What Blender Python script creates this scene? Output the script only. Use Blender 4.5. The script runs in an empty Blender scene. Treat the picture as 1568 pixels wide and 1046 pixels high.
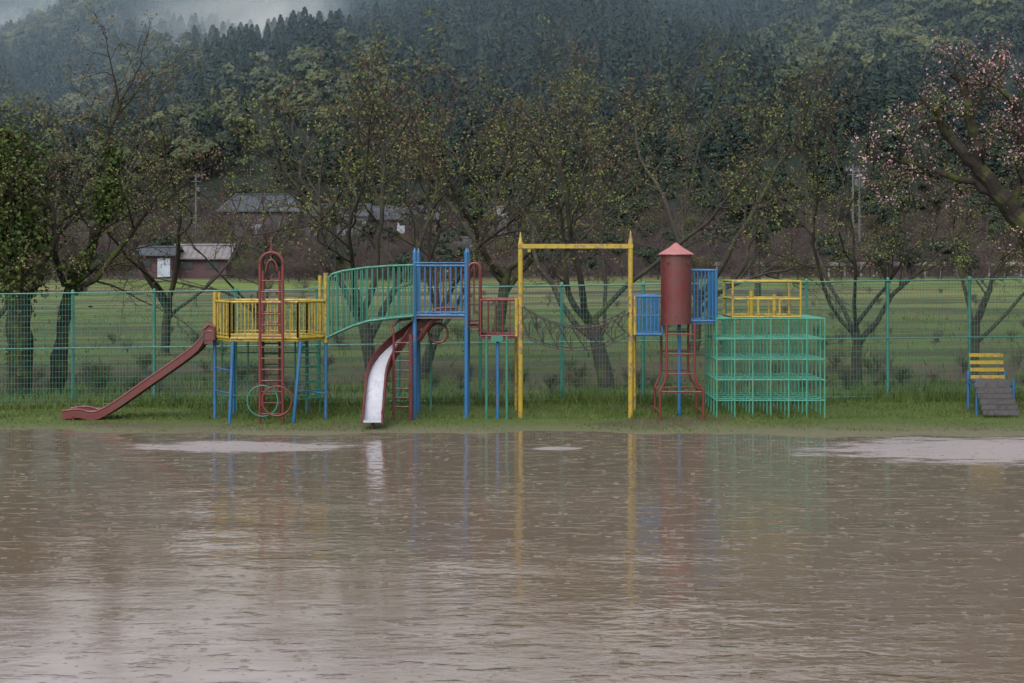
import bpy, math, random
import numpy as np
from mathutils import Vector, noise as mn
random.seed(7)
FP=2178.0; H=2.67
scene=bpy.context.scene
def X(px,D): return (px-784)*D/FP
def Z(py,D): return H-(py-400)*D/FP
def W(px,py,D): return Vector((X(px,D),D,Z(py,D)))

# ------------------------------------------------------------ materials
def newmat(name):
    m=bpy.data.materials.new(name); m.use_nodes=True
    nt=m.node_tree; nt.nodes.clear()
    o=nt.nodes.new('ShaderNodeOutputMaterial'); p=nt.nodes.new('ShaderNodeBsdfPrincipled')
    nt.links.new(p.outputs[0],o.inputs[0])
    return m,nt,p
def ramp(nt,fac,stops):
    r=nt.nodes.new('ShaderNodeValToRGB'); cr=r.color_ramp
    while len(cr.elements)<len(stops): cr.elements.new(0.5)
    for e,(p,c) in zip(cr.elements,stops):
        e.position=p; e.color=(c[0],c[1],c[2],1)
    nt.links.new(fac,r.inputs[0]); return r.outputs[0]
def mix(nt,f,a,b,mode='MIX'):
    n=nt.nodes.new('ShaderNodeMix'); n.data_type='RGBA'; n.blend_type=mode
    for s,v in ((n.inputs[0],f),(n.inputs[6],a),(n.inputs[7],b)):
        if hasattr(v,'is_linked'): nt.links.new(v,s)
        elif isinstance(v,(int,float)): s.default_value=v
        else: s.default_value=(v[0],v[1],v[2],1)
    return n.outputs[2]
def math_(nt,op,a,b=0.0,c=0.0,clamp=False):
    n=nt.nodes.new('ShaderNodeMath'); n.operation=op; n.use_clamp=clamp
    for s,v in zip(n.inputs,(a,b,c)):
        if hasattr(v,'is_linked'): nt.links.new(v,s)
        else: s.default_value=v
    return n.outputs[0]
def maprange(nt,v,a,b,c=0.0,d=1.0,smooth=True):
    n=nt.nodes.new('ShaderNodeMapRange')
    if smooth: n.interpolation_type='SMOOTHSTEP'
    nt.links.new(v,n.inputs[0]); n.inputs[1].default_value=a; n.inputs[2].default_value=b
    n.inputs[3].default_value=c; n.inputs[4].default_value=d
    return n.outputs[0]
def pos(nt,scale=(1,1,1),loc=(0,0,0),obj=False):
    if obj:
        g=nt.nodes.new('ShaderNodeTexCoord').outputs['Object']
    else: g=nt.nodes.new('ShaderNodeNewGeometry').outputs['Position']
    m=nt.nodes.new('ShaderNodeMapping'); m.inputs['Scale'].default_value=scale; m.inputs['Location'].default_value=loc
    nt.links.new(g,m.inputs[0]); return m.outputs[0]
def noise(nt,vec,scale,detail=3,rough=0.5):
    n=nt.nodes.new('ShaderNodeTexNoise'); n.inputs['Scale'].default_value=scale
    n.inputs['Detail'].default_value=detail; n.inputs['Roughness'].default_value=rough
    nt.links.new(vec,n.inputs['Vector']); return n.outputs['Fac']
def bump(nt,p,h,dist=0.01,strength=1):
    b=nt.nodes.new('ShaderNodeBump'); b.inputs['Distance'].default_value=dist; b.inputs['Strength'].default_value=strength
    nt.links.new(h,b.inputs['Height']); nt.links.new(b.outputs[0],p.inputs['Normal'])

def paint(name,c,wear=(0.09,0.05,0.035),amt=0.62,rough=0.5):
    m,nt,p=newmat(name)
    v=pos(nt)
    n1=noise(nt,v,2.2,4,0.6); n2=noise(nt,v,14,5,0.7)
    c1=mix(nt,n1,[x*0.45 for x in c],[min(1,x*1.15) for x in c])
    s=math_(nt,'MULTIPLY',n1,0.4); s=math_(nt,'ADD',s,math_(nt,'MULTIPLY',n2,0.6))
    f=maprange(nt,s,amt-0.10,amt+0.03)
    nt.links.new(mix(nt,f,c1,wear),p.inputs['Base Color'])
    nt.links.new(maprange(nt,n2,0.3,0.7,rough-0.15,rough+0.2),p.inputs['Roughness'])
    bump(nt,p,n2,0.002,0.5)
    return m
BLUE=paint('blue_paint',(0.008,0.10,0.24)); YEL=paint('yellow_paint',(0.32,0.23,0.013),(0.13,0.085,0.05),0.58)
RED=paint('red_paint',(0.12,0.011,0.011),(0.07,0.028,0.02)); DRED=paint('dark_red_paint',(0.10,0.010,0.010),(0.055,0.022,0.018),0.56)
GRN=paint('green_paint',(0.016,0.14,0.095),(0.07,0.09,0.06)); PINK=paint('faded_pink_red_paint',(0.32,0.12,0.12),(0.2,0.06,0.06))
CHAIN=paint('dark_chain_metal',(0.028,0.024,0.022)); GREY=paint('weathered_grey_boards',(0.07,0.066,0.072),(0.035,0.032,0.03),0.55,0.7)
STEEL=paint('slide_steel',(0.38,0.39,0.45),(0.22,0.21,0.22),0.62,0.5)
FEN=paint('fence_green',(0.022,0.15,0.115),(0.07,0.10,0.08)); MUDM=paint('muddy_deck',(0.10,0.08,0.06))

def barkmat(name,a,b,moss,mossamt=0.55):
    m,nt,p=newmat(name); v=pos(nt)
    n1=noise(nt,v,3,4,0.6); n2=noise(nt,v,25,4,0.7)
    c=mix(nt,n2,a,b); f=maprange(nt,n1,mossamt-0.08,mossamt+0.12)
    nt.links.new(mix(nt,f,c,moss),p.inputs['Base Color']); p.inputs['Roughness'].default_value=0.85
    p.inputs['Specular IOR Level'].default_value=0.2
    bump(nt,p,n2,0.02,0.8); return m
BARK=barkmat('cherry_bark',(0.014,0.012,0.011),(0.046,0.039,0.034),(0.045,0.05,0.02))
BARK2=barkmat('dark_mossy_bark',(0.010,0.008,0.007),(0.026,0.021,0.017),(0.04,0.048,0.012),0.55)
TWIGM=barkmat('thicket_twigs',(0.034,0.026,0.026),(0.068,0.053,0.052),(0.04,0.04,0.022),0.6)
def leafmat(name,stops,sc=0.6,rnd=False):
    m,nt,p=newmat(name); v=pos(nt)
    n1=noise(nt,v,sc,3,0.6); n2=noise(nt,v,9,2,0.6)
    s=math_(nt,'ADD',math_(nt,'MULTIPLY',n1,0.7),math_(nt,'MULTIPLY',n2,0.3))
    if rnd:
        oi=nt.nodes.new('ShaderNodeObjectInfo')
        s=math_(nt,'ADD',math_(nt,'MULTIPLY',s,0.35),math_(nt,'MULTIPLY',oi.outputs['Random'],0.65))
    else: s=maprange(nt,s,0.3,0.7,0,1,False)
    nt.links.new(ramp(nt,s,stops),p.inputs['Base Color']); p.inputs['Roughness'].default_value=0.7
    p.inputs['Specular IOR Level'].default_value=0.15
    return m
LEAF=leafmat('cherry_young_leaves',[(0.0,(0.12,0.155,0.028)),(0.42,(0.10,0.12,0.032)),(0.58,(0.095,0.064,0.042)),(1,(0.13,0.065,0.06))])
IVY=leafmat('ivy_leaves',[(0,(0.02,0.034,0.010)),(0.6,(0.04,0.062,0.014)),(1,(0.075,0.10,0.02))],2)
BLOS=leafmat('pink_blossom',[(0,(0.19,0.10,0.11)),(0.6,(0.32,0.20,0.23)),(1,(0.42,0.30,0.34))],2)
EVG=leafmat('dark_evergreen_leaves',[(0,(0.009,0.016,0.011)),(0.6,(0.018,0.028,0.018)),(1,(0.03,0.042,0.023))],1.5)
CON=leafmat('hill_conifer',[(0,(0.008,0.015,0.012)),(0.5,(0.013,0.023,0.018)),(1,(0.023,0.037,0.025))],0.05,True)
BRD=leafmat('hill_broadleaf',[(0,(0.020,0.033,0.022)),(0.4,(0.036,0.050,0.028)),(0.75,(0.062,0.072,0.034)),(1,(0.115,0.13,0.045))],0.05,True)
THL=leafmat('thicket_leaves',[(0,(0.03,0.038,0.014)),(0.4,(0.06,0.075,0.022)),(0.7,(0.065,0.042,0.037)),(1,(0.085,0.052,0.058))],0.1,True)
GRS=leafmat('grass_blades',[(0,(0.027,0.044,0.011)),(0.4,(0.047,0.074,0.017)),(0.75,(0.072,0.10,0.026)),(1,(0.14,0.118,0.065))],0.9)

# ------------------------------------------------------------ mesh builder
class MB:
    def __init__(s): s.v=[]; s.f=[]; s.m=[]
    def loft(s,secs,mat=0,caps=True,closed=True):
        k=len(secs[0]); b=len(s.v)
        for q in secs: s.v.extend([tuple(p) for p in q])
        rng=k if closed else k-1
        for i in range(len(secs)-1):
            for j in range(rng):
                a=b+i*k+j; c=b+i*k+(j+1)%k
                s.f.append((a,c,c+k,a+k)); s.m.append(mat)
        if caps:
            s.f.append(tuple(b+j for j in range(k))[::-1]); s.m.append(mat)
            e=b+(len(secs)-1)*k
            s.f.append(tuple(e+j for j in range(k))); s.m.append(mat)
    def tube(s,pts,rad,n=6,mat=0,caps=True):
        pts=[Vector(p) for p in pts]
        if not hasattr(rad,'__len__'): rad=[rad]*len(pts)
        secs=[]; ref=None
        for i,p in enumerate(pts):
            d=(pts[min(i+1,len(pts)-1)]-pts[max(i-1,0)])
            if d.length<1e-9: d=Vector((0,0,1))
            d.normalize()
            if ref is None: ref=Vector((1,0,0)) if abs(d.x)<0.8 else Vector((0,1,0))
            u=ref-d*ref.dot(d)
            if u.length<1e-5: u=d.orthogonal()
            u.normalize(); ref=u; w=d.cross(u)
            secs.append([p+(u*math.cos(6.28318*j/n)+w*math.sin(6.28318*j/n))*rad[i] for j in range(n)])
        s.loft(secs,mat,caps)
    def box(s,c,size,mat=0,rz=0):
        x,y,z=[q/2 for q in size]; b=len(s.v); cs,sn=math.cos(rz),math.sin(rz)
        for dx,dy,dz in ((-x,-y,-z),(x,-y,-z),(x,y,-z),(-x,y,-z),(-x,-y,z),(x,-y,z),(x,y,z),(-x,y,z)):
            s.v.append((c[0]+dx*cs-dy*sn,c[1]+dx*sn+dy*cs,c[2]+dz))
        for f in ((0,3,2,1),(4,5,6,7),(0,1,5,4),(1,2,6,5),(2,3,7,6),(3,0,4,7)):
            s.f.append(tuple(b+i for i in f)); s.m.append(mat)
    def quad(s,a,b,c,d,mat=0):
        i=len(s.v); s.v.extend([tuple(a),tuple(b),tuple(c),tuple(d)]); s.f.append((i,i+1,i+2,i+3)); s.m.append(mat)
    def leaf(s,p,size,mat):
        u=Vector((random.gauss(0,1),random.gauss(0,1),random.gauss(0,1))).normalized()
        w=u.orthogonal().normalized(); w=(w*math.cos(a:=random.random()*6.28)+u.cross(w)*math.sin(a))
        u=u*size; w=w*size*0.6
        i=len(s.v); s.v.extend([tuple(p-u),tuple(p+w),tuple(p+u),tuple(p-w)]); s.f.append((i,i+1,i+2,i+3)); s.m.append(mat)
    def add_np(s,v,f,mat):
        b=len(s.v); s.v.extend(map(tuple,v.tolist())); s.f.extend(map(tuple,(f+b).tolist())); s.m.extend([mat]*len(f))
def mkobj(name,mb,mats,parent=None,smooth=False,link=True):
    me=bpy.data.meshes.new(name); me.from_pydata(mb.v,[],mb.f)
    for m in mats: me.materials.append(m)
    if len(mats)>1: me.polygons.foreach_set('material_index',mb.m)
    if smooth: me.polygons.foreach_set('use_smooth',[True]*len(me.polygons))
    me.update(); o=bpy.data.objects.new(name,me)
    if link: scene.collection.objects.link(o)
    if parent: o.parent=parent; o.location=-parent.location
    return o
def empty(name,loc=(0,0,0)):
    e=bpy.data.objects.new(name,None); e.location=loc; e.empty_display_size=0.3
    scene.collection.objects.link(e); return e

# ------------------------------------------------------------ ground
def sst(t): t=np.clip(t,0,1); return t*t*(3-2*t)
def g_np(x,y):
    x=np.asarray(x,float); y=np.asarray(y,float)
    shore=21.9+0.25*np.sin(x*0.7+1)+0.15*np.sin(x*2.3)+0.08*np.sin(x*5.1+.5)-0.03*x
    z=-0.06+0.09*sst((y-shore+0.6)/1.2)
    z+=sst((y-22.5)/4)*(0.07+0.009*np.clip(x,-12,12))
    z-=0.28*sst((y-28)/2.5)*(1-sst((y-33)/3))
    z+=sst((y-60)/90)*0.95+sst((y-150)/40)*1.0
    z+=np.clip((y-190)/110,0,1)*12.0
    px=x/np.maximum(y,50)*FP+784
    ang=np.radians(10.7+6.6*sst((px-300)/1350)+0.3*np.sin(px*0.006))
    Hr=np.tan(ang)*820
    s=np.clip((y-300)/520,0,1)
    hz=(Hr-15)*s**0.95
    fold=(14*np.sin(x*0.013+y*0.004)+9*np.sin(x*0.031-y*0.012+1.3)+6*np.sin(x*0.06+y*0.03))*np.minimum(1,4*s)*(1-s*0.7)
    z=z+np.where(y>300,hz+fold,0)
    z-=np.clip(y-830,0,600)*0.5
    return z
def gz(x,y): return float(g_np(x,y))
def axis(parts):
    out=[]
    for a,b,n in parts: out+=list(np.linspace(a,b,n,endpoint=False))
    out.append(parts[-1][1]); return np.array(out)
xs=axis([(-900,-100,50),(-100,-14,30),(-14,14,110),(14,100,30),(100,900,50)])
ys=axis([(-120,18,20),(18,38,100),(38,100,40),(100,300,50),(300,900,90),(900,1500,10)])
gx,gy=np.meshgrid(xs,ys); gzv=g_np(gx,gy)
V=np.stack([gx.ravel(),gy.ravel(),gzv.ravel()],1); nx=len(xs); ny=len(ys)
i=np.arange(nx-1)[None,:]+np.arange(ny-1)[:,None]*nx; i=i.ravel()
Fq=np.stack([i,i+1,i+1+nx,i+nx],1)
m,nt,p=newmat('ground_grass_and_soil')
v=pos(nt); sep=nt.nodes.new('ShaderNodeSeparateXYZ'); nt.links.new(v,sep.inputs[0]); yy=sep.outputs[1]
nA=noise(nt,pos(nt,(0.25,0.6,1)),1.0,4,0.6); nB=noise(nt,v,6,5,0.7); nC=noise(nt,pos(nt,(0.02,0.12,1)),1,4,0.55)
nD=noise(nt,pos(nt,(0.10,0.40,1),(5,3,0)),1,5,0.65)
gr=mix(nt,nA,(0.026,0.040,0.011),(0.080,0.120,0.022))
gr=mix(nt,maprange(nt,nB,0.42,0.7),gr,(0.045,0.055,0.018))
dirt=mix(nt,nB,(0.030,0.023,0.017),(0.08,0.062,0.04))
bank=math_(nt,'MULTIPLY',maprange(nt,yy,28,30.5),math_(nt,'SUBTRACT',1.0,maprange(nt,yy,34,38)))
c=mix(nt,maprange(nt,math_(nt,'ADD',nA,math_(nt,'MULTIPLY',bank,0.14)),0.53,0.64),gr,dirt)
far=mix(nt,maprange(nt,nC,0.42,0.60),(0.080,0.125,0.025),(0.13,0.105,0.052))
far=mix(nt,maprange(nt,nC,0.56,0.64),far,(0.040,0.032,0.024))
c=mix(nt,maprange(nt,yy,50,100),c,far)
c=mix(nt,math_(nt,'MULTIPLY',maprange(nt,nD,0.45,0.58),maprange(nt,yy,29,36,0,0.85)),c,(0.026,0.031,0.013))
wet=mix(nt,nB,(0.05,0.055,0.025),(0.13,0.12,0.08))
shoreF=math_(nt,'SUBTRACT',1.0,maprange(nt,math_(nt,'ADD',yy,math_(nt,'MULTIPLY',nB,1.2)),22.6,24.0))
c=mix(nt,shoreF,c,wet)
c=mix(nt,maprange(nt,yy,132,150),c,(0.022,0.019,0.016))
c=mix(nt,maprange(nt,yy,250,300),c,(0.010,0.016,0.012))
nt.links.new(c,p.inputs['Base Color']); p.inputs['Roughness'].default_value=0.9; p.inputs['Specular IOR Level'].default_value=0.2
bump(nt,p,nB,0.05,0.6)
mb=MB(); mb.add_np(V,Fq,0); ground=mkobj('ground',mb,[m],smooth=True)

# ------------------------------------------------------------ water
m,nt,p=newmat('muddy_flood_water')
v=pos(nt); sep=nt.nodes.new('ShaderNodeSeparateXYZ'); nt.links.new(v,sep.inputs[0])
warp=noise(nt,pos(nt,(1.1,3.2,1)),1.0,6,0.75)
def patch(cx,cy,rx,ry,lo=0.65,k=2.4):
    a=math_(nt,'DIVIDE',math_(nt,'SUBTRACT',sep.outputs[0],cx),rx); b=math_(nt,'DIVIDE',math_(nt,'SUBTRACT',sep.outputs[1],cy),ry)
    d=math_(nt,'SQRT',math_(nt,'ADD',math_(nt,'MULTIPLY',a,a),math_(nt,'MULTIPLY',b,b)))
    d=math_(nt,'ADD',d,math_(nt,'MULTIPLY',math_(nt,'SUBTRACT',warp,0.5),k))
    return maprange(nt,d,1.1,lo)
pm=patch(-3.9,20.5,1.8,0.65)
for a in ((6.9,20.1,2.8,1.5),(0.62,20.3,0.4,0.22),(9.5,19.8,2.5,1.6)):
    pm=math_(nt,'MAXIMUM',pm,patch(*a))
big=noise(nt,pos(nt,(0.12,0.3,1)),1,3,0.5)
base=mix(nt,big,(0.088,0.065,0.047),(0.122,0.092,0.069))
# sky reflection painted into the base colour over the left foreground
sky_sheen=patch(-5.0,6.5,7.5,6.0,0.35,0.9)
base=mix(nt,math_(nt,'MULTIPLY',sky_sheen,0.85),base,(0.205,0.178,0.178))
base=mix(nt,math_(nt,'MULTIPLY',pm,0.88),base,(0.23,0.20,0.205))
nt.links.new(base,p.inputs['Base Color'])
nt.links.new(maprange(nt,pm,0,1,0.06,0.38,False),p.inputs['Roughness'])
p.inputs['IOR'].default_value=1.36
r1=noise(nt,pos(nt,(0.7,1.3,1)),1.5,3,0.5)
r2=noise(nt,pos(nt,(1.0,1.6,1),(3,1,0)),7,2,0.5)
crest=maprange(nt,noise(nt,pos(nt,(0.7,1.9,1),(11,5,0)),3.6,3,0.55),0.56,0.72)
def rings(scale,fr,w):
    vo=nt.nodes.new('ShaderNodeTexVoronoi'); vo.inputs['Scale'].default_value=scale; nt.links.new(v,vo.inputs['Vector'])
    vd=vo.outputs['Distance']
    return math_(nt,'MULTIPLY',math_(nt,'SINE',math_(nt,'MULTIPLY',vd,fr)),maprange(nt,vd,0.0,w,1,0))
ring=math_(nt,'ADD',rings(3.5,60,0.18),math_(nt,'MULTIPLY',rings(7.3,45,0.18),0.6))
amp=maprange(nt,noise(nt,pos(nt,(0.25,0.45,1),(7,2,0)),1,2,0.5),0.38,0.62,0.5,1.3)
amp=math_(nt,'MULTIPLY',amp,maprange(nt,sky_sheen,0,1,1.0,0.6,False))
hh=math_(nt,'ADD',math_(nt,'MULTIPLY',r1,0.0125),math_(nt,'MULTIPLY',r2,0.0034))
hh=math_(nt,'ADD',hh,math_(nt,'MULTIPLY',crest,0.019))
hh=math_(nt,'MULTIPLY',hh,amp)
hh=math_(nt,'ADD',hh,math_(nt,'MULTIPLY',ring,0.0042))
bump(nt,p,hh,1.0,1.0)
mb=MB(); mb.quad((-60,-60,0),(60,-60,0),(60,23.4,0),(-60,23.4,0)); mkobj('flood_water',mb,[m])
# rain drops hitting the surface: tiny low rings of raised water
m2,nt2,p2=newmat('splash_water'); p2.inputs['Base Color'].default_value=(0.13,0.105,0.085,1); p2.inputs['Roughness'].default_value=0.12; p2.inputs['IOR'].default_value=1.33
r=np.random.default_rng(77); mb=MB()
for q in range(2600):
    y=4.5+17*r.uniform()**0.7; x=r.uniform(-0.40,0.40)*y; k=0.006+0.013*r.uniform()**2.5; h=k*r.uniform(0.12,0.30)
    n=7; o=r.uniform(0,6.28); ex=r.uniform(1.0,1.9)
    mb.loft([[(x+ex*k*rr*math.cos(o+6.2832*j/n),y+k*rr*math.sin(o+6.2832*j/n),zz) for j in range(n)] for rr,zz in ((1.6,-0.001),(1.0,h),(0.3,h*0.6))],caps=False)
mkobj('rain_splashes',mb,[m2],smooth=True)

# ------------------------------------------------------------ grass
def blades(n,x0,x1,y0,y1,h0,h1,wd,seed,dens=None):
    r=np.random.default_rng(seed)
    x=r.uniform(x0,x1,n); y=r.uniform(y0,y1,n)
    k=np.sin(x*1.7+np.sin(y*2)*1.5)*np.sin(y*2.1+x*0.6)+r.normal(0,0.6,n)
    keep=k>(-0.4 if dens is None else dens)
    x=x[keep]; y=y[keep]; n=len(x)
    z=g_np(x,y); h=r.uniform(h0,h1,n)*(0.6+0.5*(np.sin(x*0.9+y)*0.5+0.5)); keep=z>0.0 if y0<24 else z>-9
    x,y,z,h=x[keep],y[keep],z[keep],h[keep]; n=len(x)
    a=r.uniform(0,6.28,n); w=wd*r.uniform(0.6,1.3,n)
    bx=np.cos(a)*w; by=np.sin(a)*w; lx=r.normal(0,0.35,n)*h; ly=r.normal(0,0.35,n)*h
    v=np.empty((n,3,3)); v[:,0]=np.stack([x-bx,y-by,z-0.01],1); v[:,1]=np.stack([x+bx,y+by,z-0.01],1); v[:,2]=np.stack([x+lx,y+ly,z+h],1)
    return v.reshape(-1,3),np.arange(3*n).reshape(-1,3)
mb=MB()
for a in ((26000,-11,11,22.1,24.3,0.02,0.06,0.008,1,0.1),(42000,-11.5,11.5,23.6,26.2,0.03,0.11,0.008,2),(20000,-12,12,25.4,26.3,0.08,0.26,0.009,3),
          (34000,-15,15,26.2,34,0.06,0.26,0.012,4,0.3),(26000,-26,26,34,70,0.08,0.24,0.022,5,0.6)):
    vv,ff=blades(*a); mb.add_np(vv,ff,0)
mkobj('grass',mb,[GRS])

# ------------------------------------------------------------ trees
def grow(mb,p,d,L,r,lv,P):
    n=P['n'][lv]; pts=[p.copy()]; rad=[r]; dirs=[d.copy()]
    for i in range(n):
        t=(i+1)/n
        d=d+Vector((random.gauss(0,1),random.gauss(0,1),random.gauss(0,1)))*P['wob'][lv]+Vector((0,0,P['trop'][lv]))
        d.normalize(); p=p+d*(L/n); pts.append(p.copy()); dirs.append(d.copy()); rad.append(max(0.0025,r*(1-t*(1-P['tap'][lv]))))
    mb.tube(pts,rad,P['sides'][lv],0,caps=False)
    branch(mb,pts,dirs,rad,L,lv,P)
def branch(mb,pts,dirs,rad,L,lv,P,cnt=None):
    n=len(pts)-1
    if lv<len(P['n'])-1:
        c=cnt or P['nc'][lv]
        for k in range(c):
            t=P['t0'][lv]+(1-P['t0'][lv])*((k+random.random())/c)
            i=min(n-1,int(t*n)); f=t*n-i
            q=pts[i].lerp(pts[i+1],f); dd=dirs[i]
            o=dd.orthogonal().normalized(); 
            a=(6.283*k/c+random.uniform(-.4,.4)) if lv==0 else random.random()*6.283
            o=o*math.cos(a)+dd.cross(o)*math.sin(a)
            ang=math.radians(random.uniform(*P['ang'][lv]))
            nd=(dd*math.cos(ang)+o*math.sin(ang)).normalized()
            l2=P['len'][lv+1]*random.uniform(0.6,1.2)*(1.15-0.45*t)
            grow(mb,q,nd,l2,min(rad[i]*0.75,P['r'][lv+1]*random.uniform(0.7,1.2)),lv+1,P)
    if lv>=P['leaflv']:
        for q in pts[1:]:
            if random.random()<P['leafp']:
                m_=P.get('lm',1)
                for _ in range(P['leafn']):
                    mb.leaf(q+Vector((random.gauss(0,1),random.gauss(0,1),random.gauss(0,1)))*P['ls']*1.5,P['ls']*random.uniform(0.5,1.2),m_)
CH=dict(n=[4,11,7,5,4],wob=[0.08,0.16,0.18,0.22,0.25],trop=[0.02,0.06,0.03,0.04,0.03],tap=[0.8,0.22,0.25,0.3,0.4],
        sides=[9,7,5,3,3],nc=[5,8,6,5],t0=[0.6,0.3,0.2,0.2],ang=[(22,48),(30,60),(30,60),(30,65)],
        len=[1.7,7.2,2.5,1.0,0.45],r=[0.2,0.070,0.025,0.011,0.0065],leaflv=3,leafp=0.28,leafn=3,ls=0.030)
def cherry(name,px,D,height,seed,lean=(0,0),P=CH,rz=0,trunk=1.0,**kw):
    random.seed(seed); Q=dict(P); Q.update(kw)
    mb=MB(); r=0.135*trunk
    mb.tube([(0,0,-0.3),(0,0,0.0),(0.01,0,0.15)],[r*1.9,r*1.5,r*1.05],9,0)
    grow(mb,Vector((0,0,0)),Vector((lean[0],lean[1],1)).normalized(),Q['len'][0],r,0,Q)
    x=X(px,D); o=mkobj(name,mb,[BARK,LEAF],smooth=True)
    zs=np.array([q[2] for q in mb.v]); hh=np.percentile(zs,98.5); s=height/hh
    o.location=(x,D,gz(x,D)); o.scale=(s*1.06,s,s); o.rotation_euler=(0,0,rz)
    return o
cherry('cherry_tree',575,31,7.5,11,(-0.05,0))
cherry('cherry_tree',645,34,7.8,12,(0.45,0),nc=[4,9,6,5])
cherry('cherry_tree',930,30,7.3,13,(-0.1,0),trunk=1.3)
cherry('cherry_tree',1060,38,8.6,14,(0.1,0))
cherry('cherry_tree',1312,29.5,6.9,15,(0,0),nc=[5,8,6,5])
cherry('cherry_tree',1490,32,6.4,16,(0.1,0),nc=[4,8,6,5])
cherry('cherry_tree',400,44,5.8,17,(0,0),leafp=0.1,nc=[5,7,6,5])
cherry('cherry_tree',250,40,7.9,20,(0.1,0),nc=[5,8,6,5])
cherry('cherry_tree',-60,33,7.5,22,(0.1,0))
cherry('cherry_tree',760,47,9.2,23,(0,0))

def limbs(mb,lines,P,D,cnts,rs=1.0):
    for (pl,r0,r1,lv),c in zip(lines,cnts):
        pts=[W(a,b,D+(q[0] if q else 0)) for a,b,*q in pl]
        dp=[]
        for a,b in zip(pts,pts[1:]):
            for k in range(3):
                dp.append(a.lerp(b,k/3)+Vector((random.gauss(0,.025),random.gauss(0,.03),random.gauss(0,.025))))
        dp.append(pts[-1]); n=len(dp)
        rad=[rs*(r0+(r1-r0)*i/(n-1))*random.uniform(0.85,1.2) for i in range(n)]
        mb.tube(dp,rad,10,0)
        dirs=[(dp[min(i+1,n-1)]-dp[max(i-1,0)]).normalized() for i in range(n)]
        branch(mb,dp,dirs,rad,1,lv,P,c)
def ivy(mb,line,D,rad,n,mat,size=0.05):
    pts=[W(a,b,D) for a,b in line]
    for _ in range(n):
        i=random.randrange(len(pts)-1); q=pts[i].lerp(pts[i+1],random.random())
        rr=rad*(0.5+1.3*mn.noise(q*1.9)+0.25)
        mb.leaf(q+Vector((random.gauss(0,1),random.gauss(0,1),random.gauss(0,1)))*max(.05,rr)*0.6,size*random.uniform(0.5,1.3),mat)
PL=dict(CH); PL.update(len=[1.7,4,2.0,1.0,0.45],leafp=0.3)
random.seed(31)
mb=MB(); base=empty('ivy_clad_tree',(X(30,28.5),28.5,gz(X(30,28.5),28.5)))
L1=[(28,605),(30,520),(26,450),(34,380),(22,300),(12,225)]
limbs(mb,[(L1,0.26,0.09,1),([(30,470),(60,420),(85,360),(70,300)],0.12,0.04,1),([(28,430),(-5,380),(-30,310)],0.12,0.05,1)],PL,28.5,[8,6,6])
ivy(mb,L1[2:],28.5,0.40,5500,2); ivy(mb,L1[:4],28.5,0.25,2500,2); ivy(mb,[(30,400),(-10,350),(-20,260)],28.5,0.75,4500,2); ivy(mb,[(10,330),(30,260),(0,210)],28.5,0.6,2600,2)
mkobj('trunk_and_crown',mb,[BARK2,LEAF,IVY],base,smooth=False)
mb=MB(); base=empty('ivy_clad_tree',(X(100,29.5),29.5,gz(X(100,29.5),29.5)))
L2=[(86,600),(96,520),(105,450),(135,390),(155,340),(168,290),(172,235)]
limbs(mb,[(L2,0.17,0.05,1),([(105,450),(150,430),(220,330),(260,270)],0.07,0.02,1),([(100,440),(80,380),(60,300)],0.07,0.03,1),([(172,250),(165,200),(200,130)],0.05,0.02,1)],PL,29.5,[7,7,6,6])
ivy(mb,L2[2:],29.5,0.2,3500,2); ivy(mb,[(150,350),(170,300),(172,232)],29.5,0.22,2200,2)
mkobj('trunk_and_crown',mb,[BARK2,LEAF,IVY],base)
random.seed(41)
PB=dict(CH); PB.update(len=[2,2,0.8,0.45,0.25],r=[.2,.05,.022,.011,.006],leafp=0.38,leafn=3,ls=0.024,leaflv=3,lm=1,nc=[5,6,5,4],ang=[(40,80),(40,85),(30,75),(30,70)])
D=23.0; bx=X(1655,D); mb=MB(); base=empty('blossoming_cherry_tree',(bx,D,gz(bx,D)))
A=[([(1655,645),(1645,560),(1635,480),(1610,410),(1575,355),(1535,305),(1500,262)],0.22,0.10,1),
   ([(1500,262),(1470,235),(1440,180),(1412,150)],0.085,0.05,1),
   ([(1500,262),(1492,215),(1480,165),(1478,118)],0.08,0.05,1),
   ([(1535,305),(1490,280),(1430,262),(1370,240),(1325,242)],0.06,0.018,1),
   ([(1590,380),(1600,300),(1575,230),(1555,170),(1530,120)],0.09,0.03,1),
   ([(1478,125),(1458,112)],0.06,0.055,1),([(1480,175),(1500,150),(1510,100)],0.035,0.012,1),
   ([(1545,320),(1568,270),(1560,200)],0.06,0.025,1),([(1440,180),(1425,185),(1410,200)],0.035,0.025,1)]
limbs(mb,A,PB,D,[7,5,4,9,9,1,6,6,2],1.2)
mb.m=[(2 if (mm==1 and random.random()<0.48) else mm) for mm in mb.m]
mkobj('trunk_limbs_and_blossom',mb,[BARK2,LEAF,BLOS],base)

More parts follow.
